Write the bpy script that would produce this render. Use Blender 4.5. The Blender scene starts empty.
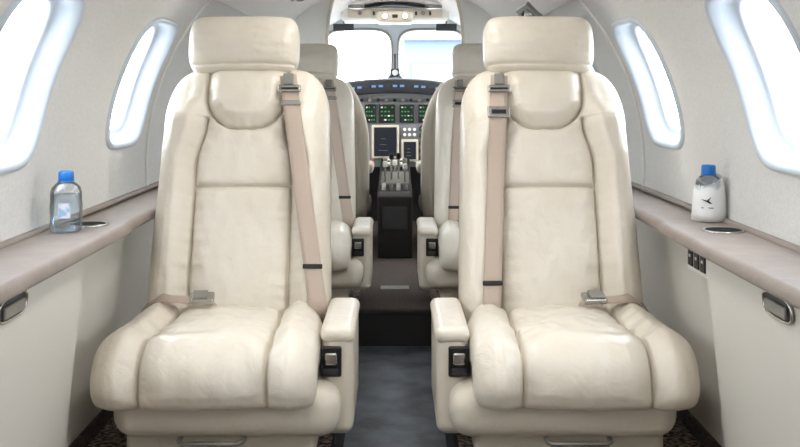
import bpy, bmesh, math
from mathutils import Vector, Matrix, noise

scene = bpy.context.scene
scene.view_settings.view_transform = 'Standard'

# ------------------------------------------------------------ helpers
def lin(c):
    return tuple(((v/255.0)/12.92 if v/255.0 <= 0.04045 else (((v/255.0)+0.055)/1.055)**2.4) for v in c)

def mat(name, col, rough=0.5, metal=0.0, col2=None, nscale=30.0, bump=0.0, bscale=200.0, detail=4.0,
        emit=None, estr=0.0, trans=0.0, alpha=1.0, coat=0.0, ramp=(0.35, 0.65), ior=1.45, wrinkle=0.0):
    m = bpy.data.materials.new(name); m.use_nodes = True
    nt = m.node_tree; b = nt.nodes['Principled BSDF']
    c = lin(col) + (1.0,)
    b.inputs['Base Color'].default_value = c
    b.inputs['Roughness'].default_value = rough
    b.inputs['Metallic'].default_value = metal
    b.inputs['IOR'].default_value = ior
    b.inputs['Coat Weight'].default_value = coat
    b.inputs['Transmission Weight'].default_value = trans
    b.inputs['Alpha'].default_value = alpha
    if emit:
        b.inputs['Emission Color'].default_value = lin(emit) + (1.0,)
        b.inputs['Emission Strength'].default_value = estr
    tc = None
    if col2 or bump:
        tc = nt.nodes.new('ShaderNodeTexCoord')
    if col2:
        n = nt.nodes.new('ShaderNodeTexNoise'); n.inputs['Scale'].default_value = nscale
        n.inputs['Detail'].default_value = detail
        nt.links.new(tc.outputs['Object'], n.inputs['Vector'])
        r = nt.nodes.new('ShaderNodeValToRGB')
        r.color_ramp.elements[0].position = ramp[0]; r.color_ramp.elements[1].position = ramp[1]
        r.color_ramp.elements[0].color = c; r.color_ramp.elements[1].color = lin(col2) + (1.0,)
        nt.links.new(n.outputs['Fac'], r.inputs['Fac'])
        nt.links.new(r.outputs['Color'], b.inputs['Base Color'])
    if bump:
        n2 = nt.nodes.new('ShaderNodeTexNoise'); n2.inputs['Scale'].default_value = bscale
        n2.inputs['Detail'].default_value = 5.0
        nt.links.new(tc.outputs['Object'], n2.inputs['Vector'])
        bp = nt.nodes.new('ShaderNodeBump'); bp.inputs['Strength'].default_value = bump
        bp.inputs['Distance'].default_value = 0.002
        nt.links.new(n2.outputs['Fac'], bp.inputs['Height'])
        if wrinkle:
            n3 = nt.nodes.new('ShaderNodeTexNoise'); n3.inputs['Scale'].default_value = 20.0
            n3.inputs['Detail'].default_value = 3.0; n3.inputs['Distortion'].default_value = 1.2
            nt.links.new(tc.outputs['Object'], n3.inputs['Vector'])
            b2 = nt.nodes.new('ShaderNodeBump'); b2.inputs['Strength'].default_value = wrinkle
            b2.inputs['Distance'].default_value = 0.008
            nt.links.new(n3.outputs['Fac'], b2.inputs['Height'])
            nt.links.new(b2.outputs['Normal'], bp.inputs['Normal'])
        nt.links.new(bp.outputs['Normal'], b.inputs['Normal'])
    return m

M_LEATHER = mat('cream_leather', (214, 205, 189), 0.30, col2=(219, 211, 197), nscale=9, bump=0.15, bscale=160, wrinkle=0.38)
M_LEATHER2 = mat('cream_leather_side', (204, 195, 179), 0.38, bump=0.15, bscale=160, wrinkle=0.2)
M_PILOT = mat('pilot_seat_cover', (170, 164, 153), 0.7, bump=0.4, bscale=120)
M_BELT = mat('belt_webbing', (184, 167, 152), 0.8, bump=0.6, bscale=600)
M_CHROME = mat('brushed_chrome', (180, 178, 174), 0.25, 1.0)
M_BLACK = mat('black_plastic', (20, 20, 22), 0.4)
M_WELL = mat('cup_well_black', (16, 16, 17), 1.0)
M_DGREY = mat('dark_grey_plastic', (48, 49, 52), 0.5)
M_GREY = mat('grey_metal', (140, 138, 132), 0.4, 0.5)
M_WALL = mat('wall_fabric', (204, 203, 199), 0.9, col2=(213, 212, 209), nscale=160, bump=0.35, bscale=420)
M_CEIL = mat('ceiling_panel', (222, 220, 215), 0.6, bump=0.1, bscale=300)
M_BEZEL = mat('window_bezel', (190, 198, 206), 0.35)
M_LEDGE = mat('taupe_leather_ledge', (142, 131, 123), 0.5, col2=(150, 139, 131), nscale=14, bump=0.3, bscale=200, wrinkle=0.15)
M_PANEL = mat('side_panel_cream', (208, 204, 195), 0.5, bump=0.12, bscale=250)
M_CARPET = mat('brown_carpet', (56, 46, 41), 0.95, col2=(160, 144, 130), nscale=80, bump=1.0, bscale=260, detail=6, ramp=(0.42, 0.6))
M_CARPETD = mat('dark_carpet', (50, 42, 38), 0.95, col2=(92, 80, 72), nscale=110, bump=1.0, bscale=260)
M_AISLE = mat('aisle_runner', (40, 43, 48), 0.55, col2=(84, 88, 95), nscale=9, bump=0.6, bscale=120, detail=10)
M_STEP = mat('step_dark', (28, 25, 24), 0.8)
M_CAP = mat('blue_cap', (28, 108, 186), 0.35)
M_LABEL = mat('paper_label', (226, 226, 224), 0.7)
M_LABELB = mat('blue_label', (150, 185, 215), 0.5, col2=(220, 220, 228), nscale=60, ramp=(0.40, 0.5))
M_LAMP = mat('reading_lamp_lens', (240, 236, 225), 0.3, emit=(255, 244, 225), estr=2.0)

def glass_mat(name, tint, amount=0.08, rough=0.02, fm=1.0):
    m = bpy.data.materials.new(name); m.use_nodes = True
    nt = m.node_tree; nt.nodes.clear()
    o = nt.nodes.new('ShaderNodeOutputMaterial'); mx = nt.nodes.new('ShaderNodeMixShader')
    t = nt.nodes.new('ShaderNodeBsdfTransparent'); g = nt.nodes.new('ShaderNodeBsdfGlossy')
    fr = nt.nodes.new('ShaderNodeFresnel'); fr.inputs['IOR'].default_value = 1.35
    mul = nt.nodes.new('ShaderNodeMath'); mul.operation = 'MULTIPLY_ADD'; mul.inputs[1].default_value = fm; mul.inputs[2].default_value = amount
    mul.use_clamp = True
    t.inputs['Color'].default_value = lin(tint) + (1,)
    g.inputs['Roughness'].default_value = rough
    nt.links.new(fr.outputs[0], mul.inputs[0]); nt.links.new(mul.outputs[0], mx.inputs[0])
    nt.links.new(t.outputs[0], mx.inputs[1]); nt.links.new(g.outputs[0], mx.inputs[2])
    nt.links.new(mx.outputs[0], o.inputs['Surface'])
    return m
M_GLASS = glass_mat('window_acrylic', (244, 249, 255), 0.0, fm=0.06)
M_PET = glass_mat('clear_plastic', (248, 251, 254), 0.06, 0.15, 0.8)
M_WATER = glass_mat('water', (243, 249, 253), 0.01, 0.1, 0.4)

def empty(name, loc=(0, 0, 0)):
    e = bpy.data.objects.new(name, None); e.location = loc; e.empty_display_size = 0.1
    scene.collection.objects.link(e); return e

def mobj(name, verts, faces, m, parent=None, smooth=True, recalc=True):
    me = bpy.data.meshes.new(name); me.from_pydata([tuple(v) for v in verts], [], faces)
    bm = bmesh.new(); bm.from_mesh(me)
    bmesh.ops.remove_doubles(bm, verts=bm.verts, dist=1e-6)
    if recalc: bmesh.ops.recalc_face_normals(bm, faces=bm.faces)
    bm.to_mesh(me); bm.free()
    me.materials.append(m)
    if smooth:
        for p in me.polygons: p.use_smooth = True
    o = bpy.data.objects.new(name, me); scene.collection.objects.link(o)
    if parent: o.parent = parent
    return o

def box(name, c, s, m, parent=None, bev=0.0, seg=3, rot=None):
    bm = bmesh.new(); bmesh.ops.create_cube(bm, size=1.0)
    for v in bm.verts: v.co = Vector((v.co.x*s[0], v.co.y*s[1], v.co.z*s[2]))
    if bev > 0:
        bmesh.ops.bevel(bm, geom=bm.edges[:], offset=min(bev, min(s)*0.49), segments=seg, affect='EDGES', profile=0.5)
    R = Matrix.Identity(3)
    if rot is not None:
        from mathutils import Euler
        R = Euler(rot).to_matrix()
    for v in bm.verts: v.co = R @ v.co + Vector(c)
    me = bpy.data.meshes.new(name); bm.to_mesh(me); bm.free(); me.materials.append(m)
    if bev > 0:
        for p in me.polygons: p.use_smooth = True
    o = bpy.data.objects.new(name, me); scene.collection.objects.link(o)
    if bev > 0:
        md = o.modifiers.new('wn', 'WEIGHTED_NORMAL'); md.keep_sharp = False
    if parent: o.parent = parent
    return o

def prism(name, poly, y0, y1, m, parent=None, bev=0.004):
    n = len(poly)
    V = [(x, y0, z) for x, z in poly]+[(x, y1, z) for x, z in poly]
    F = [tuple(range(n)), tuple(range(n, 2*n))]+[(i, (i+1) % n, n+(i+1) % n, n+i) for i in range(n)]
    o = mobj(name, V, F, m, parent, False)
    md = o.modifiers.new('b', 'BEVEL'); md.width = bev; md.segments = 3
    return o

def lathe(name, c, prof, m, parent=None, seg=40, axis='Z', sq=2.0, closed=True):
    vs, fs = [], []
    n = len(prof)
    for (r, h) in prof:
        for i in range(seg):
            a = 2*math.pi*i/seg
            ca, sa = math.cos(a), math.sin(a)
            k = (abs(ca)**sq + abs(sa)**sq)**(-1.0/sq)
            x, y = r*ca*k, r*sa*k
            if axis == 'Z': p = (x, y, h)
            elif axis == 'Y': p = (x, h, y)
            else: p = (h, x, y)
            vs.append(Vector(p)+Vector(c))
    for j in range(n-1):
        for i in range(seg):
            k = (i+1) % seg
            fs.append((j*seg+i, j*seg+k, (j+1)*seg+k, (j+1)*seg+i))
    if closed:
        fs.append(tuple(range(seg))[::-1]); fs.append(tuple((n-1)*seg+i for i in range(seg)))
    return mobj(name, vs, fs, m, parent)

def cyl(name, c, r, h, m, parent=None, axis='Z', seg=24):
    b = min(r, h)*0.12
    o = lathe(name, c, [(r-b, -h/2), (r, -h/2+b), (r, h/2-b), (r-b, h/2)], m, parent, seg, axis)
    for p in o.data.polygons: p.use_smooth = False
    return o

def tube(name, pts, r, m, parent=None, cyclic=False):
    cu = bpy.data.curves.new(name, 'CURVE'); cu.dimensions = '3D'
    sp = cu.splines.new('POLY'); sp.points.add(len(pts)-1)
    for i, p in enumerate(pts): sp.points[i].co = (p[0], p[1], p[2], 1)
    sp.use_cyclic_u = cyclic
    cu.bevel_depth = r; cu.bevel_resolution = 3; cu.materials.append(m); cu.use_fill_caps = True
    o = bpy.data.objects.new(name, cu); scene.collection.objects.link(o)
    if parent: o.parent = parent
    return o

def ribbon(name, pts, wv, w, th, m, parent=None):
    vs, fs = [], []
    P = [Vector(p) for p in pts]; n = len(P)
    for i in range(n):
        t = (P[min(i+1, n-1)]-P[max(i-1, 0)]).normalized()
        W = Vector(wv[i] if isinstance(wv, list) else wv); W = (W - t*W.dot(t)).normalized()
        N = t.cross(W).normalized()
        for (a, b) in ((-1, -1), (-0.5, -1.0), (0.5, -1), (1, -1), (1, 1), (0.5, 1.0), (-0.5, 1), (-1, 1)):
            k = 0.5 if abs(a) == 1 else 1.0
            vs.append(P[i]+W*a*w/2+N*b*k*th/2)
    for i in range(n-1):
        for j in range(8):
            k = (j+1) % 8
            fs.append((i*8+j, i*8+k, (i+1)*8+k, (i+1)*8+j))
    fs.append(tuple(range(8))); fs.append(tuple((n-1)*8+j for j in range(8)))
    return mobj(name, vs, fs, m, parent)

def sstep(a, b, x):
    t = max(0, min(1, (x-a)/(b-a))); return t*t*(3-2*t)

# ------------------------------------------------------------ pads
def pad(name, path, wfun, Hf, Hb, disp, m, parent=None, nu=130, nt=130, n=3.2, endp=8, sx=1.0, cx=0.0, yo=0.0, flip=1):
    L = [0]
    for i in range(1, len(path)):
        L.append(L[-1]+math.dist(path[i], path[i-1]))
    T = L[-1]
    def at(s):
        s = max(0, min(T, s))
        for i in range(1, len(path)):
            if L[i] >= s or i == len(path)-1:
                f = (s-L[i-1])/max(1e-9, L[i]-L[i-1])
                y = path[i-1][0]*(1-f)+path[i][0]*f; z = path[i-1][1]*(1-f)+path[i][1]*f
                return y, z
    vs, fs = [], []
    us = [0.6*math.sin(math.pi/2*(-1+2*i/nu))+0.4*(-1+2*i/nu) for i in range(nu+1)]
    nb = 24
    ub = [math.cos(math.pi*i/nb) for i in range(1, nb)]
    row = nu+1+nb-1
    for j in range(nt+1):
        q = -1+2*j/nt
        t = 0.5+0.5*(0.45*math.sin(math.pi/2*q)+0.55*q)
        s = t*T
        y, z = at(s); ya, za = at(s-0.008); yb, zb = at(s+0.008)
        dy, dz = yb-ya, zb-za; l = math.hypot(dy, dz); dy /= l; dz /= l
        ny, nz = -dz*flip, dy*flip
        e = max(0.0, 1-abs(2*t-1)**endp)**0.5
        w = wfun(s, y, z)
        w *= 0.90+0.10*e
        for u in us:
            k = max(0.0, 1-abs(u)**n)**(1/n)
            x = u*w
            h = Hf*k*e + disp(x, s, y, z, w)*min(1, k*1.3)*e
            vs.append((cx+sx*x, y+ny*h+yo, z+nz*h))
        for u in ub:
            k = max(0.0, 1-abs(u)**n)**(1/n)
            h = -Hb*k*e
            vs.append((cx+sx*u*w, y+ny*h+yo, z+nz*h))
    for j in range(nt):
        for i in range(row):
            k = (i+1) % row
            fs.append((j*row+i, j*row+k, (j+1)*row+k, (j+1)*row+i))
    fs.append(tuple(range(row))); fs.append(tuple(nt*row+i for i in range(row)))
    return mobj(name, vs, fs, m, parent)

def groove(d, dep=0.016, sig=0.0034, pil=0.014, ps=0.018):
    d = abs(d)
    return -dep*math.exp(-(d/sig)**2) - pil*math.exp(-d/ps)

def rrect(x, z, cx, cz, a, b, r):
    qx = abs(x-cx)-a+r; qz = abs(z-cz)-b+r
    return math.hypot(max(qx, 0), max(qz, 0))+min(max(qx, qz), 0)-r

SL = 0.333
def back_path():
    return [(2.50+(z-0.22)*SL, z) for z in [0.20+0.65*i/60 for i in range(61)]]
def back_w(s, y, z):
    if z < 0.69: return 0.223-0.012*max(0, (z-0.3))/0.39
    k = min(1, (z-0.69)/0.16)
    return 0.136+0.075*math.sqrt(max(0, 1-k**2.8))
BH = 0.064
def back_disp(x, s, y, z, w):
    ax = abs(x); d = 0.0
    x0 = 0.120-0.022*sstep(0.60, 0.70, z)
    d += 0.036*sstep(x0, x0+0.05, ax)*(1-sstep(0.70, 0.80, z))
    bib = rrect(x, z, 0, 0.80, 0.103, 0.115, 0.085)
    if bib < 0: d += 0.022*sstep(0, 0.04, -bib)
    else: d += 0.008*(1-sstep(0, 0.05, bib))
    d += groove(bib, 0.015, 0.0034, 0.012, 0.014)
    if bib > 0 and z < 0.715: d += groove(ax-x0)*(sstep(0, 0.012, bib))
    if ax < x0+0.01 and bib > 0: d += groove(z-0.545, 0.013, 0.0034, 0.011, 0.015)*(1-sstep(x0-0.006, x0, ax))
    d += 0.006*noise.noise((x*12, z*8, 3.1)) + 0.0022*noise.noise((x*40, z*24, 1.7))
    g = math.exp(-abs(ax-x0)/0.025)
    d += 0.006*g*noise.noise((x*9, z*55, 4.4))
    d += 0.004*math.exp(-abs(bib)/0.03)*noise.noise((x*55, z*14, 8.2))
    return d
def back_surf(x, z):
    w = back_w(0, 0, z); u = min(0.98, abs(x)/w)
    k = max(0, 1-u**3.2)**(1/3.2)
    return BH*k + back_disp(x, 0, 0, z, w)*min(1, k*1.3)

def cush_path():
    p = [(2.60-0.47*i/30, 0.222+0.012*i/30) for i in range(31)]
    cy, cz, r = 2.13, 0.194, 0.040
    for i in range(1, 15):
        a = math.pi/2*(1+i/14); p.append((cy+r*math.cos(a), cz+r*math.sin(a)))
    p.append((2.089, 0.174)); p.append((2.091, 0.160))
    return p
def cush_w(s, y, z):
    w = 0.229
    if y > 2.30: w -= 0.02*sstep(2.30, 2.5, y)
    return w
def cush_disp(x, s, y, z, w):
    ax = abs(x)
    x0 = 0.128 - 0.012*sstep(2.2, 2.5, y)
    d = 0.018*sstep(x0, x0+0.045, ax) + groove(ax-x0, 0.016, 0.0038, 0.018, 0.020)
    f = 0.2+0.8*math.exp(-((ax-x0)/0.035)**2)
    d += 0.013*f*noise.noise((x*12, s*34, 0.3)) + 0.0035*noise.noise((x*34, s*26, 5.2))
    d += 0.012*noise.noise((x*8, s*9, 7.7))
    return d
def head_path():
    return [(2.690+(z-0.82)*0.28, z) for z in [0.834+0.156*i/20 for i in range(21)]]
def head_w(s, y, z):
    k = abs((z-0.912)/0.078)
    return 0.115+0.029*max(0, 1-min(1, k)**3.2)**0.5
def head_disp(x, s, y, z, w):
    d = groove(z-0.856, 0.006, 0.003, 0.005, 0.01)
    d += 0.010*math.exp(-((z-0.915)/0.04)**2)
    d += 0.006*noise.noise((x*9, z*16, 9.1))+0.002*noise.noise((x*30, z*60, 2.1))
    return d

def seat(cx, yo, side, belt=(0.10, 0.20), buckle=-0.077, hi=True, hx=0.0):
    E = empty('cabin_seat', (cx, 2.3+yo, 0.0))
    off = Vector((-cx, -(2.3+yo), 0))
    N = 200 if hi else 100
    parts = []
    def P(o): parts.append(o); return o
    sx = side
    P(pad('backrest', back_path(), back_w, BH, 0.055, back_disp, M_LEATHER, nu=N, nt=N+60, cx=cx, sx=sx, yo=yo))
    P(pad('seat_cushion', cush_path(), cush_w, 0.066, 0.02, cush_disp, M_LEATHER, nu=N, nt=N, n=3.0, endp=16, cx=cx-0.008*side, sx=sx, yo=yo, flip=-1))
    P(pad('headrest', head_path(), head_w, 0.060, 0.04, head_disp, M_LEATHER, nu=90, nt=80, n=3.6, endp=5, cx=cx+hx, sx=sx, yo=yo))
    for k in (-0.06, 0.06):
        P(cyl('headrest_post', (cx+hx+k, 2.705+yo, 0.825), 0.007, 0.06, M_CHROME))
    ax = cx+side*0.256
    P(box('armrest', (ax, 2.345+yo, 0.180), (0.068, 0.33, 0.225), M_LEATHER2, bev=0.022, seg=5))
    P(box('armrest_pad', (ax, 2.34+yo, 0.280), (0.074, 0.33, 0.036), M_LEATHER, bev=0.017, seg=5))
    bx = cx+side*0.243
    P(box('recline_bezel', (bx, 2.178+yo, 0.226), (0.044, 0.012, 0.064), M_BLACK, bev=0.004))
    P(box('recline_lever', (bx, 2.168+yo, 0.234), (0.026, 0.012, 0.026), M_CHROME, bev=0.004))
    P(box('recline_slot', (bx, 2.170+yo, 0.207), (0.030, 0.006, 0.012), M_DGREY, bev=0.002))
    mx = cx+side*0.030
    P(box('seat_pan', (mx, 2.345+yo, 0.135), (0.47, 0.50, 0.105), M_LEATHER2, bev=0.045, seg=6))
    P(box('seat_base', (cx+side*0.01, 2.38+yo, 0.060), (0.40, 0.42, 0.07), M_LEATHER2, bev=0.012, seg=3))
    P(box('base_rail_1', (cx-0.15, 2.37+yo, 0.014), (0.04, 0.50, 0.028), M_GREY, bev=0.004))
    P(box('base_rail_2', (cx+0.15, 2.37+yo, 0.014), (0.04, 0.50, 0.028), M_GREY, bev=0.004))
    hy = 2.10+yo
    P(tube('slide_handle', [(cx-0.065, hy+0.08, 0.082), (cx-0.065, hy+0.01, 0.080), (cx-0.055, hy, 0.078), (cx+0.055, hy, 0.078), (cx+0.065, hy+0.01, 0.080), (cx+0.065, hy+0.08, 0.082)], 0.0055, M_GREY))
    P(pad('back_shell', [(2.545+(z-0.22)*SL, z) for z in [0.18+0.62*i/20 for i in range(21)]], lambda s, y, z: 0.205-0.03*sstep(0.6, 0.8, z), 0.02, 0.03, lambda *a: 0, M_LEATHER2, nu=30, nt=30, cx=cx, sx=sx, yo=yo))
    x1, x2 = belt
    nrm = Vector((0, -1, SL)).normalized()
    raw = []
    K = 44
    for i in range(K+1):
        f = i/K
        z = 0.815-(0.815-0.262)*f
        x = x1+(x2-x1)*f
        h = max(back_surf(x+d, z) for d in (-0.018, -0.009, 0, 0.009, 0.018))
        raw.append((x, z, h))
    pts = []
    for i in range(K+1):
        a = max(0, i-4); b = min(K, i+4)
        h = sum(r[2] for r in raw[a:b+1])/(b-a+1)
        h = max(h, raw[i][2]-0.003)+0.005
        x, z, _ = raw[i]
        c = Vector((cx+side*x, 2.50+(z-0.22)*SL+yo, z))
        pts.append(c+nrm*h)
    pts.append(pts[-1]+Vector((side*0.004, 0.02, -0.05)))
    P(ribbon('shoulder_belt', pts, (1, 0, 0), 0.043, 0.003, M_BELT))
    p0 = pts[3]
    tilt = math.atan(SL)
    P(box('belt_guide', p0+nrm*0.006, (0.058, 0.010, 0.020), M_CHROME, bev=0.004, rot=(-tilt, 0, 0)))
    P(box('belt_guide_slot', p0+nrm*0.010+Vector((0, 0, -0.001)), (0.044, 0.006, 0.005), M_BLACK, bev=0.001, rot=(-tilt, 0, 0)))
    P(box('belt_stalk', pts[1]+nrm*0.007, (0.026, 0.008, 0.030), M_GREY, bev=0.003, rot=(-tilt, 0, 0)))
    if side > 0:
        q = pts[6]; P(box('belt_tongue', q+nrm*0.004, (0.050, 0.006, 0.014), M_CHROME, bev=0.003, rot=(-tilt, 0, 0)))
        q = pts[37]
    else:
        q = pts[8]; P(box('belt_tongue', q+nrm*0.006, (0.056, 0.010, 0.030), M_CHROME, bev=0.004, rot=(-tilt, 0, 0)))
        P(box('belt_tongue_slot', q+nrm*0.012, (0.036, 0.004, 0.010), M_BLACK, bev=0.001, rot=(-tilt, 0, 0)))
        q = pts[40]
    P(box('belt_stop', q+nrm*0.002, (0.047, 0.008, 0.011), M_BLACK, bev=0.002, rot=(-tilt, 0, 0)))
    sg = side
    b = buckle
    xe = -0.20 if b < 0 else 0.20
    zl = 0.012
    lp = [(cx+sg*(xe-0.02), 2.47+yo, 0.270+zl), (cx+sg*(xe*0.85+b*0.15), 2.43+yo, 0.296+zl), (cx+sg*(xe*0.6+b*0.4), 2.405+yo, 0.300+zl), (cx+sg*b, 2.40+yo, 0.297+zl), (cx+sg*(b*0.7), 2.42+yo, 0.292+zl)]
    P(ribbon('lap_belt', lp, (0, 1, 0.25), 0.036, 0.003, M_BELT))
    P(box('lap_buckle', (cx+sg*b, 2.395+yo, 0.304+zl), (0.055, 0.042, 0.014), M_CHROME, bev=0.005, rot=(0.3, 0, 0.1)))
    P(box('lap_buckle_flap', (cx+sg*(b-0.004), 2.393+yo, 0.313+zl), (0.034, 0.034, 0.006), M_GREY, bev=0.002, rot=(0.3, 0, 0.1)))
    for o in parts:
        o.parent = E
        if o.type == 'CURVE':
            for sp in o.data.splines:
                for p in sp.points: p.co = (p.co[0]+off.x, p.co[1]+off.y, p.co[2], 1)
        else:
            o.data.transform(Matrix.Translation(off))
    return E

seat(-0.378, 0.0, +1, (0.105, 0.196), -0.070, hx=-0.017)
seat(0.378, 0.0, -1, (0.112, 0.150), -0.085, hx=-0.002)
seat(-0.378, 1.58, +1, (0.105, 0.196), -0.070, hi=False)
seat(0.378, 1.58, -1, (0.112, 0.150), -0.085, hi=False)

# ------------------------------------------------------------ shell
R, ZC = 0.7345, 0.576
def cylmap(sgn):
    def f(Y, a, rho=0.0):
        th = a/R
        return (sgn*(R+rho)*math.cos(th), Y, ZC+(R+rho)*math.sin(th))
    return f

def dirs(cell, c):
    x0, x1, y0, y1 = cell
    A = [2*math.pi*i/80 for i in range(80)]
    for (x, y) in ((x0, y0), (x1, y0), (x0, y1), (x1, y1)):
        A.append(math.atan2(y-c[1], x-c[0]) % (2*math.pi))
    return sorted(A)
def hole_pt(c, a, b, n, ang):
    ca, sa = math.cos(ang), math.sin(ang)
    k = (abs(ca/a)**n+abs(sa/b)**n)**(-1.0/n)
    return c[0]+k*ca, c[1]+k*sa
def rect_pt(cell, c, ang):
    x0, x1, y0, y1 = cell; ca, sa = math.cos(ang), math.sin(ang); k = 1e9
    if ca > 1e-9: k = min(k, (x1-c[0])/ca)
    if ca < -1e-9: k = min(k, (x0-c[0])/ca)
    if sa > 1e-9: k = min(k, (y1-c[1])/sa)
    if sa < -1e-9: k = min(k, (y0-c[1])/sa)
    return c[0]+k*ca, c[1]+k*sa
def patch(f, cell, c, a, b, n, rings=10):
    A = dirs(cell, c); m = len(A); vs, fs = [], []
    for j in range(rings+1):
        t = j/rings
        for g in A:
            h = hole_pt(c, a, b, n, g); r = rect_pt(cell, c, g)
            vs.append(f(h[0]*(1-t)+r[0]*t, h[1]*(1-t)+r[1]*t))
    for j in range(rings):
        for i in range(m):
            k = (i+1) % m
            fs.append((j*m+i, j*m+k, (j+1)*m+k, (j+1)*m+i))
    return vs, fs
def ringset(f, c, steps, n):
    vs, fs = [], []; m = 84
    for (a, b, rho) in steps:
        for i in range(m):
            h = hole_pt(c, a, b, n, 2*math.pi*i/m); vs.append(f(h[0], h[1], rho))
    for j in range(len(steps)-1):
        for i in range(m):
            k = (i+1) % m
            fs.append((j*m+i, j*m+k, (j+1)*m+k, (j+1)*m+i))
    return vs, fs

D = math.radians
PITCH = 0.87
WC = [2.76+PITCH*k for k in (-3, -2, -1, 0, 1, 2)]
YA = WC[0]-PITCH/2
YF = 4.735
AH = R*D(19.8); WA, WB = 0.184, R*D(13.6)
WNN = 4.4
wn = 0
for sgn, nm in ((-1, 'left'), (1, 'right')):
    f = cylmap(sgn)
    V, F = [], []
    for yc in WC:
        v, fa = patch(f, (yc-PITCH/2, min(yc+PITCH/2, YF), R*D(-8), R*D(43)), (yc, AH), WA, WB, WNN)
        o = len(V); V += v; F += [tuple(i+o for i in q) for q in fa]
    mobj('wall_'+nm, V, F, M_WALL)
    for yc in WC:
        wn += 1
        E = empty('window_%d' % wn)
        c = (yc, AH)
        v, fa = ringset(f, c, [(WA+0.012, WB+0.012, 0.002), (WA+0.011, WB+0.011, -0.006), (WA+0.004, WB+0.004, -0.009),
                               (WA-0.004, WB-0.004, -0.004), (WA-0.012, WB-0.012, 0.014), (WA-0.020, WB-0.020, 0.038), (WA-0.030, WB-0.030, 0.040),
                               (WA-0.032, WB-0.032, 0.046), (WA-0.033, WB-0.033, 0.062)], WNN)
        mobj('bezel', v, fa, M_BEZEL, E)
        m = 84
        pv = [f(c[0], c[1], 0.052)]
        for rr in (0.33, 0.66, 1.0):
            for i in range(m):
                h = hole_pt(c, (WA-0.031)*rr, (WB-0.031)*rr, WNN, 2*math.pi*i/m); pv.append(f(h[0], h[1], 0.052))
        pf = [(0, 1+i, 1+(i+1) % m) for i in range(m)]
        for j in range(2):
            for i in range(m):
                k = (i+1) % m; pf.append((1+j*m+i, 1+j*m+k, 1+(j+1)*m+k, 1+(j+1)*m+i))
        mobj('pane', pv, pf, M_GLASS, E)

# aft bulkhead closing the cabin behind the photographer
V = [(0.76*math.cos(2*math.pi*i/64), YA, ZC+0.76*math.sin(2*math.pi*i/64)) for i in range(64)]
V += [(x, YA-0.03, z) for x, _, z in V]
mobj('wall_aft', V, [tuple(range(64)), tuple(range(64, 128))]+[(i, (i+1) % 64, 64+(i+1) % 64, 64+i) for i in range(64)], M_CEIL, None, False)

# ceiling
V, F = [], []
prof = [(43, 0.0), (43, -0.016), (43.6, -0.022), (45, -0.024)]
prof += [(45+4.5*i, -0.024+0.010*min(1, i/3)) for i in range(1, 11)]
full = [(a, r) for a, r in prof] + [(180-a, r) for a, r in prof[::-1]]
for Y in (YA, YF):
    for (a, r) in full:
        V.append(((R+r)*math.cos(D(a)), Y, ZC+(R+r)*math.sin(D(a))))
n = len(full)
for i in range(n-1): F.append((i, i+1, n+i+1, n+i))
mobj('ceiling', V, F, M_CEIL)

for k, Y in enumerate((3.03, 4.60)):
    for sgn in (-1, 1):
        pts = [(sgn*(R-0.002)*math.cos(D(a)), Y, ZC+(R-0.002)*math.sin(D(a))) for a in range(-6, 44, 2)]
        tube('trim_%d' % (k*2+(1 if sgn > 0 else 0)+1), pts, 0.0045, M_CEIL)

def psu(sgn, Y, ang):
    E = empty('overhead_vent')
    a = D(ang); rr = R-0.028
    c = Vector((sgn*rr*math.cos(a), Y, ZC+rr*math.sin(a)))
    rot = (0, sgn*(math.pi/2-a), 0)
    box('vent_plate', c, (0.085, 0.34, 0.014), M_GREY, E, 0.005, 3, rot)
    nrm = Vector((-sgn*math.cos(a), 0, -math.sin(a)))
    for d in (-0.10, 0.0, 0.10):
        q = c+nrm*0.010+Vector((0, d, 0))
        bm = bmesh.new(); bmesh.ops.create_uvsphere(bm, u_segments=20, v_segments=12, radius=0.024)
        for v in bm.verts: v.co = v.co+q
        me = bpy.data.meshes.new('vent_ball'); bm.to_mesh(me); bm.free()
        me.materials.append(M_DGREY if d == 0 else M_CHROME)
        for p in me.polygons: p.use_smooth = True
        o = bpy.data.objects.new('vent_ball', me); scene.collection.objects.link(o); o.parent = E
psu(1, 3.80, 45.5); psu(-1, 3.9, 58)

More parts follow.
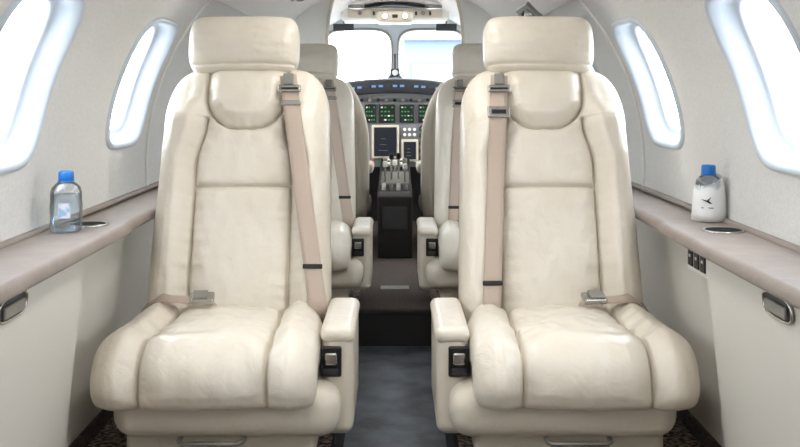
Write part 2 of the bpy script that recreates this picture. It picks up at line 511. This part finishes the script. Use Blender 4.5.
for sgn, nm in ((-1, 'left'), (1, 'right')):
    E = empty('trim_ledge_'+nm)
    x0, x1 = 0.578, 0.742
    box('ledge_near', (sgn*(x0+x1)/2, (YA+2.27)/2, 0.4955), (x1-x0, 2.27-YA, 0.029), M_LEDGE, E, 0.012, 5)
    x0 = 0.600
    box('ledge_far', (sgn*(x0+x1)/2, 3.49, 0.489), (x1-x0, 2.49, 0.028), M_LEDGE, E, 0.012, 5)
    box('ledge_lip', (sgn*0.728, 2.68, 0.512), (0.02, 4.1, 0.012), M_LEDGE, E, 0.005, 3)
    W = empty('wall_lower_'+nm)
    prism('panel_near', [(sgn*0.615, 0.482), (sgn*0.76, 0.482), (sgn*0.80, -0.01), (sgn*0.662, -0.01)], YA, 2.045, M_PANEL, W)
    prism('panel_far', [(sgn*0.665, 0.476), (sgn*0.76, 0.476), (sgn*0.80, -0.01), (sgn*0.700, -0.01)], 2.03, 4.735, M_PANEL, W)
    box('kick_strip', (sgn*0.698, 3.38, 0.02), (0.018, 2.7, 0.04), M_CARPETD, W, 0.003)
    H = empty('table_latch')
    yc, zc = 1.655, 0.452
    pts = []
    def px(z): return sgn*(0.615+(0.482-z)*0.0955-0.0035)
    for i in range(40):
        y, z = hole_pt((yc, zc), 0.062, 0.019, 3.5, 2*math.pi*i/40)
        pts.append((px(z), y, z))
    tube('latch_ring', pts, 0.003, M_CHROME, H, True)
    mobj('latch_recess', pts, [tuple(range(40))], M_DGREY, H, False)
    box('latch_paddle', (px(zc)-sgn*0.003, yc, zc-0.003), (0.006, 0.09, 0.020), M_GREY, H, 0.003)

def cup(cx, cy):
    E = empty('cup_holder')
    z = 0.5115
    lathe('rim', (cx, cy, z), [(0.036, 0.0), (0.037, 0.0015), (0.041, 0.002), (0.044, 0.0008), (0.044, -0.001)], M_CHROME, E, 48, closed=False)
    lathe('well', (cx, cy, z), [(0.0365, 0.0012), (0.0335, 0.0010), (0.001, 0.0008)], M_WELL, E, 40, closed=False)
cup(-0.660, 2.215); cup(0.676, 2.12)

E = empty('switch_panel')
box('plate', (0.6655, 2.255, 0.425), (0.008, 0.150, 0.054), M_LABEL, E, 0.002)
for i in range(3):
    box('switch_%d' % (i+1), (0.661, 2.208+0.046*i, 0.425), (0.006, 0.034, 0.034), M_BLACK, E, 0.002)
    box('switch_mark_%d' % (i+1), (0.6576, 2.208+0.046*i, 0.431), (0.001, 0.012, 0.006), M_LABEL, E)

def bottle(cx, cy, rot, wrap):
    E = empty('water_bottle', (cx, cy, 0.5115)); E.rotation_euler = (0, 0, rot)
    prof = [(0.026, 0), (0.031, 0.003), (0.032, 0.010), (0.0305, 0.03), (0.032, 0.05), (0.0305, 0.065), (0.031, 0.078), (0.028, 0.090), (0.018, 0.100), (0.0125, 0.104), (0.0125, 0.110)]
    if wrap: prof = [(r*0.93, h) for r, h in prof]
    lathe('bottle_body', (0, 0, 0), prof, M_PET, E, 48, sq=3.2)
    lathe('cap', (0, 0, 0), [(0.0150, 0.103), (0.0158, 0.105), (0.0155, 0.120), (0.0135, 0.123), (0.001, 0.1235)], M_CAP, E, 36)
    lathe('cap_ring', (0, 0, 0), [(0.0165, 0.1005), (0.0165, 0.1035)], M_CAP, E, 36)
    if not wrap:
        lathe('water', (0, 0, 0), [(0.024, 0.003), (0.0295, 0.006), (0.0295, 0.075)], M_WATER, E, 48, sq=3.2)
        vs = []; fs = []
        K = 20
        for j in range(2):
            for i in range(K+1):
                a = -math.pi/2-0.35+0.7*i/K
                ca, sa = math.cos(a), math.sin(a); k = (abs(ca)**3.2+abs(sa)**3.2)**(-1/3.2)*0.0328
                vs.append((ca*k, sa*k, 0.030+0.030*j))
        for i in range(K): fs.append((i, i+1, K+2+i, K+1+i))
        mobj('label', vs, fs, M_LABELB, E)
    else:
        vs = []; fs = []; K = 60
        rows = [(0.0375, 0.001), (0.037, 0.02), (0.036, 0.045), (0.034, 0.068), (0.0305, 0.083), (0.0275, 0.0905)]
        for (r, z) in rows:
            for i in range(K):
                a = 2*math.pi*i/K
                rr = r*(1+0.035*math.sin(a*3+z*30))
                vs.append((rr*math.cos(a), rr*math.sin(a), z+0.012*math.sin(a+0.6)*(z/0.09)))
        for j in range(len(rows)-1):
            for i in range(K):
                k = (i+1) % K; fs.append((j*K+i, j*K+k, (j+1)*K+k, (j+1)*K+i))
        o = mobj('paper_sleeve', vs, fs, M_LABEL, E)
        md = o.modifiers.new('s', 'SOLIDIFY'); md.thickness = 0.0008
        def dec(pts, nm, m=M_DGREY):
            vv = []
            for (u, z) in pts:
                a = -math.pi/2+u/0.037
                vv.append((0.0388*math.cos(a), 0.0388*math.sin(a), z))
            mobj(nm, vv, [tuple(range(len(pts)))], m, E, False)
        dec([(-0.014, 0.050), (-0.003, 0.045), (0.004, 0.041), (0.010, 0.040), (0.003, 0.047), (0.008, 0.056), (-0.001, 0.048)], 'emblem')
        dec([(-0.013, 0.030), (0.012, 0.030), (0.012, 0.0325), (-0.013, 0.0325)], 'emblem_line', M_GREY)
bottle(-0.672, 2.105, 0.2, False)
bottle(0.694, 2.28, -0.35, True)

# ------------------------------------------------------------ floors
E = empty('floor')
AW = 0.137
for sgn in (-1, 1):
    box('raised_floor', (sgn*(AW+0.80)/2, (YA+4.8)/2, -0.075), (0.80-AW, 4.8-YA, 0.15), M_CARPET, E, 0.0)
    box('aisle_edge', (sgn*(AW+0.002), (YA+3.75)/2, -0.062), (0.010, 3.75-YA, 0.128), M_STEP, E, 0.003)
box('aisle_floor', (0, (YA+3.78)/2, -0.155), (2*AW+0.02, 3.78-YA, 0.05), M_AISLE, E)
box('forward_floor', (0, 5.05, -0.075), (2*AW+0.004, 2.6, 0.15), M_CARPETD, E)
box('cockpit_floor', (0, 5.55, -0.09), (1.3, 1.5, 0.15), M_CARPETD, E)
box('step_riser', (0, 3.746, -0.07), (2*AW, 0.012, 0.13), M_STEP, E)
box('step_nosing', (0, 3.752, -0.008), (2*AW, 0.03, 0.02), M_STEP, E, 0.006)
box('threshold_plate', (0, 4.15, 0.003), (0.115, 0.07, 0.006), M_GREY, E, 0.002)

# ------------------------------------------------------------ partition
V, F = [], []
m = 96
for (t) in (0, 1):
    for Yp in (4.735, 4.775):
        for i in range(m):
            a = 2*math.pi*i/m
            if t == 0:
                h = hole_pt((0, 0.62), 0.315, 0.68, 6, a)
            else:
                h = (0.745*math.cos(a), 0.576+0.745*math.sin(a))
            V.append((h[0], Yp, h[1]))
for i in range(m):
    k = (i+1) % m
    F += [(i, k, 2*m+k, 2*m+i), (m+i, m+k, 3*m+k, 3*m+i), (i, k, m+k, m+i)]
mobj('wall_forward_partition', V, F, M_CEIL, smooth=False)
tube('trim_5', [(hole_pt((0, 0.62), 0.315, 0.68, 6, 2*math.pi*i/m)[0], 4.732, hole_pt((0, 0.62), 0.315, 0.68, 6, 2*math.pi*i/m)[1]) for i in range(m)], 0.008, M_LEATHER2, None, True)

for sgn, nm in ((-1, 'left'), (1, 'right')):
    f = cylmap(sgn)
    v, fa = patch(f, (4.775, 6.30, R*D(-70), R*D(90)), (5.60, R*D(22)), 0.40, R*D(16), 3.0)
    mobj('wall_cockpit_'+nm, v, fa, M_CEIL)
for sgn in (-1, 1):
    fw = lambda u, v, rho=0.0, s=sgn: (s*u, 6.30+rho, v)
    v, fa = patch(fw, (0, 0.80, 0.45, 1.35), (0.225, 1.005), 0.205, 0.165, 4.5)
    mobj('wall_windshield_'+('left' if sgn < 0 else 'right'), v, fa, M_BEZEL)
    W = empty('windshield')
    c = (0.225, 1.005)
    v, fa = ringset(fw, c, [(0.213, 0.173, -0.012), (0.208, 0.168, -0.018), (0.200, 0.160, -0.012), (0.198, 0.158, 0.05)], 4.5)
    mobj('frame', v, fa, M_GREY, W)
    pv = [fw(*hole_pt(c, 0.2, 0.16, 4.5, 2*math.pi*i/60), 0.03) for i in range(60)]
    mobj('pane', pv, [tuple(range(60))], M_GLASS, W, False)
box('wall_forward_lower', (0, 6.32, 0.12), (1.6, 0.04, 0.68), M_DGREY)

E = empty('overhead_console')
box('console_body', (0, 6.05, 1.235), (0.62, 0.36, 0.07), M_CEIL, E, 0.02, 4)
box('console_face', (0, 5.868, 1.235), (0.54, 0.008, 0.048), M_LEATHER2, E, 0.003)
for i in range(13):
    x = -0.24+0.04*i
    if i % 3 == 1: cyl('knob', (x, 5.857, 1.238), 0.012, 0.016, M_GREY, E, 'Y', 16)
    elif i % 2: box('switch', (x, 5.860, 1.236), (0.012, 0.01, 0.022), M_DGREY, E, 0.002)
box('centre_pod', (0, 5.66, 1.195), (0.20, 0.26, 0.06), M_LEATHER2, E, 0.02, 4)
for x in (-0.055, 0.055):
    cyl('map_light_ring', (x, 5.526, 1.197), 0.020, 0.012, M_CHROME, E, 'Y', 20)
    cyl('map_light', (x, 5.518, 1.197), 0.014, 0.008, M_LAMP, E, 'Y', 20)
box('pod_switch', (0, 5.526, 1.197), (0.03, 0.01, 0.018), M_BLACK, E, 0.003)
for x in (-0.21, 0.21):
    cyl('overhead_speaker', (x, 5.60, 1.252), 0.045, 0.02, M_GREY, E, 'Z', 28)
for x in (-0.30, 0.30):
    V2 = empty('sun_visor')
    box('visor', (x, 6.0, 1.165), (0.12, 0.01, 0.045), M_DGREY, V2, 0.004, 3, (0.5, 0, 0))
    tube('visor_rod', [(x, 6.03, 1.19), (x, 6.02, 1.23)], 0.005, M_CHROME, V2)
E = empty('magnetic_compass')
box('compass_body', (0, 6.24, 0.905), (0.055, 0.05, 0.05), M_BLACK, E, 0.01)
cyl('compass_face', (0, 6.212, 0.905), 0.018, 0.006, M_LABEL, E, 'Y')
tube('compass_arm', [(0, 6.25, 0.93), (0, 6.27, 1.02)], 0.006, M_BLACK, E)

# ------------------------------------------------------------ instrument panel
E = empty('instrument_panel')
V, F = [], []
top = [(-0.66+1.32*i/32) for i in range(33)]
def gz(x): return 0.845-0.16*abs(x/0.66)**2.4
for Y in (5.90, 5.98):
    for x in top: V.append((x, Y, gz(x)-0.03))
    for x in top: V.append((x, Y, 0.36))
n = 33
for o in (0, 66):
    for i in range(n-1): F.append((o+i, o+i+1, o+n+i+1, o+n+i))
for i in range(n-1): F.append((i, i+1, 66+i+1, 66+i)); F.append((n+i, n+i+1, 66+n+i+1, 66+n+i))
mobj('panel_board', V, F, mat('panel_grey', (126, 127, 130), 0.6), E, False)
V, F = [], []
for (Y, dz) in ((6.28, 0.0), (5.95, 0.022), (5.83, 0.012), (5.815, 0.0), (5.815, -0.055), (5.83, -0.062), (5.90, -0.064)):
    for x in top: V.append((x, Y, gz(x)+dz))
for j in range(6):
    for i in range(n-1): F.append((j*n+i, j*n+i+1, (j+1)*n+i+1, (j+1)*n+i))
mobj('glareshield', V, F, mat('glareshield_dark', (44, 46, 52), 0.7, bump=0.4), E)
def emis(name, c, s): return mat(name, (8, 8, 10), 0.3, emit=c, estr=s)
EG = emis('green_digits', (60, 200, 105), 0.7); EB = emis('blue_lamp', (140, 185, 240), 0.8); EA = emis('amber_digits', (200, 150, 80), 0.4)
ES = emis('screen_dark', (40, 48, 64), 0.5)
ER = emis('red_lamp', (230, 60, 50), 0.8)
for i in range(15):
    x = -0.28+0.04*i
    box('annunciator', (x, 5.811, gz(x)-0.022), (0.024, 0.006, 0.012), EB if i % 3 else M_DGREY, E, 0.002)
def unit(x, z, w, h, rows, col, nm):
    box(nm+'_frame', (x, 5.893, z), (w, 0.02, h), M_BLACK, E, 0.004)
    for r in range(rows):
        zz = z+h*0.34-r*h*0.68/max(1, rows-1)
        for k in range(4):
            if (r*3+k*2) % 5 == 4: continue
            xx = x+(-1.5+k)*w*0.21
            box(nm+'_digits', (xx, 5.881, zz), (w*0.12, 0.004, h*0.07), col if (r+k) % 4 else M_LABEL, E)
unit(-0.140, 0.665, 0.066, 0.105, 4, EG, 'radio_1')
unit(-0.045, 0.665, 0.095, 0.105, 4, EG, 'radio_2')
unit(0.068, 0.665, 0.085, 0.105, 4, EG, 'radio_3')
unit(0.170, 0.665, 0.075, 0.105, 4, EG, 'radio_4')
def screen(x, z, w, h, nm):
    box(nm+'_bezel', (x, 5.89, z), (w+0.026, 0.026, h+0.026), M_LEATHER2, E, 0.006)
    box(nm+'_glass', (x, 5.875, z), (w, 0.006, h), ES, E, 0.002)
    for k in range(3):
        box(nm+'_line', (x-w*0.1, 5.8712, z-h*0.3+k*h*0.2), (w*(0.4-0.1*k), 0.001, 0.0025), M_GREY, E)
screen(-0.055, 0.505, 0.130, 0.165, 'map_display')
screen(0.085, 0.455, 0.070, 0.10, 'side_display')
screen(-0.26, 0.56, 0.15, 0.17, 'pilot_display')
screen(0.27, 0.56, 0.15, 0.17, 'copilot_display')
for i in range(9):
    x = -0.19+0.047*i
    cyl('knob', (x, 5.88, 0.742), 0.010, 0.03, M_GREY if i % 2 else M_BLACK, E, 'Y', 16)
for i in range(6):
    cyl('knob_low', (0.055+0.028*(i % 3), 5.88, 0.545+0.03*(i//3)), 0.009, 0.02, M_LABEL, E, 'Y', 12)
    box('lamp', (-0.13+0.05*i, 5.885, 0.395), (0.02, 0.012, 0.012), (ER, EG, M_LABEL)[i % 3], E, 0.002)
for i in range(5):
    cyl('round_gauge', (0.155, 5.888, 0.58-0.042*i), 0.016, 0.014, M_BLACK, E, 'Y', 20)
    cyl('gauge_dial', (0.155, 5.880, 0.58-0.042*i), 0.010, 0.004, M_GREY, E, 'Y', 16)

# center pedestal
E = empty('center_pedestal')
ped = [(4.90, -0.005), (4.90, 0.29), (4.93, 0.315), (5.25, 0.335), (5.60, 0.36), (5.87, 0.41), (5.87, -0.005)]
V, F = [], []
for x in (-0.083, 0.083):
    for (y, z) in ped: V.append((x, y, z))
n = len(ped)
F = [tuple(range(n)), tuple(range(n, 2*n))] + [(i, (i+1) % n, n+(i+1) % n, n+i) for i in range(n)]
ob = mobj('pedestal_body', V, F, M_BLACK, E, False)
md = ob.modifiers.new('b', 'BEVEL'); md.width = 0.008; md.segments = 3
def topz(y):
    for i in range(2, 5):
        if ped[i][0] <= y <= ped[i+1][0]:
            f = (y-ped[i][0])/(ped[i+1][0]-ped[i][0]); return ped[i][1]*(1-f)+ped[i+1][1]*f
    return 0.32
box('quadrant_plate', (0, 5.32, topz(5.32)+0.004), (0.145, 0.42, 0.012), M_GREY, E, 0.004, 3, (0.06, 0, 0))
for i, (x, y, h, mm) in enumerate([(-0.05, 5.15, 0.10, M_LABEL), (-0.018, 5.22, 0.13, M_BLACK), (0.018, 5.24, 0.13, M_BLACK), (0.05, 5.14, 0.09, M_LABEL), (-0.05, 5.42, 0.08, M_GREY), (0.05, 5.42, 0.08, M_GREY), (0.0, 5.5, 0.06, M_LABEL)]):
    z = topz(y)
    tube('lever_%d' % (i+1), [(x, y+0.02, z), (x, y, z+h)], 0.005, M_CHROME, E)
    box('lever_grip_%d' % (i+1), (x, y-0.002, z+h), (0.024, 0.022, 0.032), mm, E, 0.008)
for i in range(12):
    cyl('pedestal_knob', (-0.055+0.036*(i % 4), 4.97+0.05*(i//4), topz(4.97+0.05*(i//4))+0.008), 0.010, 0.018, M_GREY if i % 2 else M_LABEL, E, 'Z', 14)
box('keypad', (0, 5.70, 0.395), (0.13, 0.12, 0.012), M_GREY, E, 0.004, 3, (0.2, 0, 0))
for i in range(9):
    box('key', (-0.04+0.04*(i % 3), 5.665+0.035*(i//3), 0.398+0.0072*(i//3)), (0.022, 0.02, 0.012), M_BLACK if i % 2 else M_LABEL, E, 0.003)
box('front_bezel', (0, 4.897, 0.19), (0.12, 0.006, 0.11), M_DGREY, E, 0.003)

def pilot(cx):
    E = empty('pilot_seat')
    path = [(5.20+0.10*(z-0.2), z) for z in [0.16+0.68*i/30 for i in range(31)]]
    def w(s, y, z):
        k = max(0, (z-0.50)/0.34); return 0.205-0.10*min(1, k)**2.2
    def d(x, s, y, z, w): return -0.010*math.exp(-((abs(x)-w*0.72)/0.008)**2)+0.004*noise.noise((x*12, z*12, cx))
    pad('backrest', path, w, 0.05, 0.06, d, M_PILOT, E, 60, 60, cx=cx)
    pad('cushion', [(5.22+0.44*i/10, 0.2) for i in range(11)][::-1], lambda s, y, z: 0.21, 0.06, 0.05, lambda *a: 0, M_PILOT, E, 40, 40, cx=cx, flip=-1)
    box('base', (cx, 5.42, 0.07), (0.30, 0.36, 0.14), M_DGREY, E, 0.01)
    s = 1 if cx < 0 else -1
    box('armrest', (cx+s*0.20, 5.36, 0.40), (0.05, 0.28, 0.05), M_PILOT, E, 0.02, 5)
    tube('harness', [(cx+s*0.05, 5.14, 0.24), (cx+s*0.05, 5.15, 0.5), (cx+s*0.04, 5.18, 0.80)], 0.012, M_BELT, E)
pilot(-0.335); pilot(0.335)

# ------------------------------------------------------------ exterior
box('ground', (0, 20, -1.65), (160, 160, 0.1), mat('concrete_apron', (190, 190, 188), 0.9, col2=(175, 176, 178), nscale=0.6))
H = empty('hangar')
box('hangar_hall', (5.5, 62, 0.9), (10, 14, 5.2), mat('hangar_cladding', (92, 105, 120), 0.7), H, 0.05)
box('hangar_roof', (5.5, 62, 3.7), (11, 15, 0.5), mat('hangar_roof', (125, 130, 136), 0.6), H, 0.1)
for i in range(2):
    box('hangar_door', (3.0+4.6*i, 54.95, 0.3), (4.2, 0.1, 3.8), mat('hangar_door_%d' % i, (105, 118, 134), 0.6), H, 0.02)

# ------------------------------------------------------------ lights
w = bpy.data.worlds.new('overcast_sky'); scene.world = w; w.use_nodes = True
nt = w.node_tree; bg = nt.nodes['Background']
bg.inputs['Color'].default_value = (0.94, 0.97, 1.0, 1)
bg.inputs['Strength'].default_value = 13.0

def area(name, loc, rot, sx, sy, e, col=(1, 0.97, 0.93)):
    l = bpy.data.lights.new(name, 'AREA'); l.shape = 'RECTANGLE'; l.size = sx; l.size_y = sy; l.energy = e; l.color = col
    o = bpy.data.objects.new(name, l); o.location = loc; o.rotation_euler = rot; scene.collection.objects.link(o)
area('cabin_fill_light', (0, 1.6, 1.27), (0, 0, 0), 0.2, 2.4, 11)  # fill light added under the ceiling to brighten the cabin, not a fitting
area('cockpit_fill_light', (0, 5.2, 1.27), (0, 0, 0), 0.3, 0.5, 2)  # added fill to lift the cockpit, no real dome lamp here

# ------------------------------------------------------------ camera
cam = bpy.data.cameras.new('camera'); cam.sensor_width = 36; cam.lens = 1030/800*36
cam.shift_x = 5/800; cam.shift_y = -(223.5-90)/800; cam.clip_start = 0.02; cam.clip_end = 500
co = bpy.data.objects.new('camera', cam); co.location = (0, 0, 0.80); co.rotation_euler = (math.pi/2, 0, 0)
scene.collection.objects.link(co); scene.camera = co
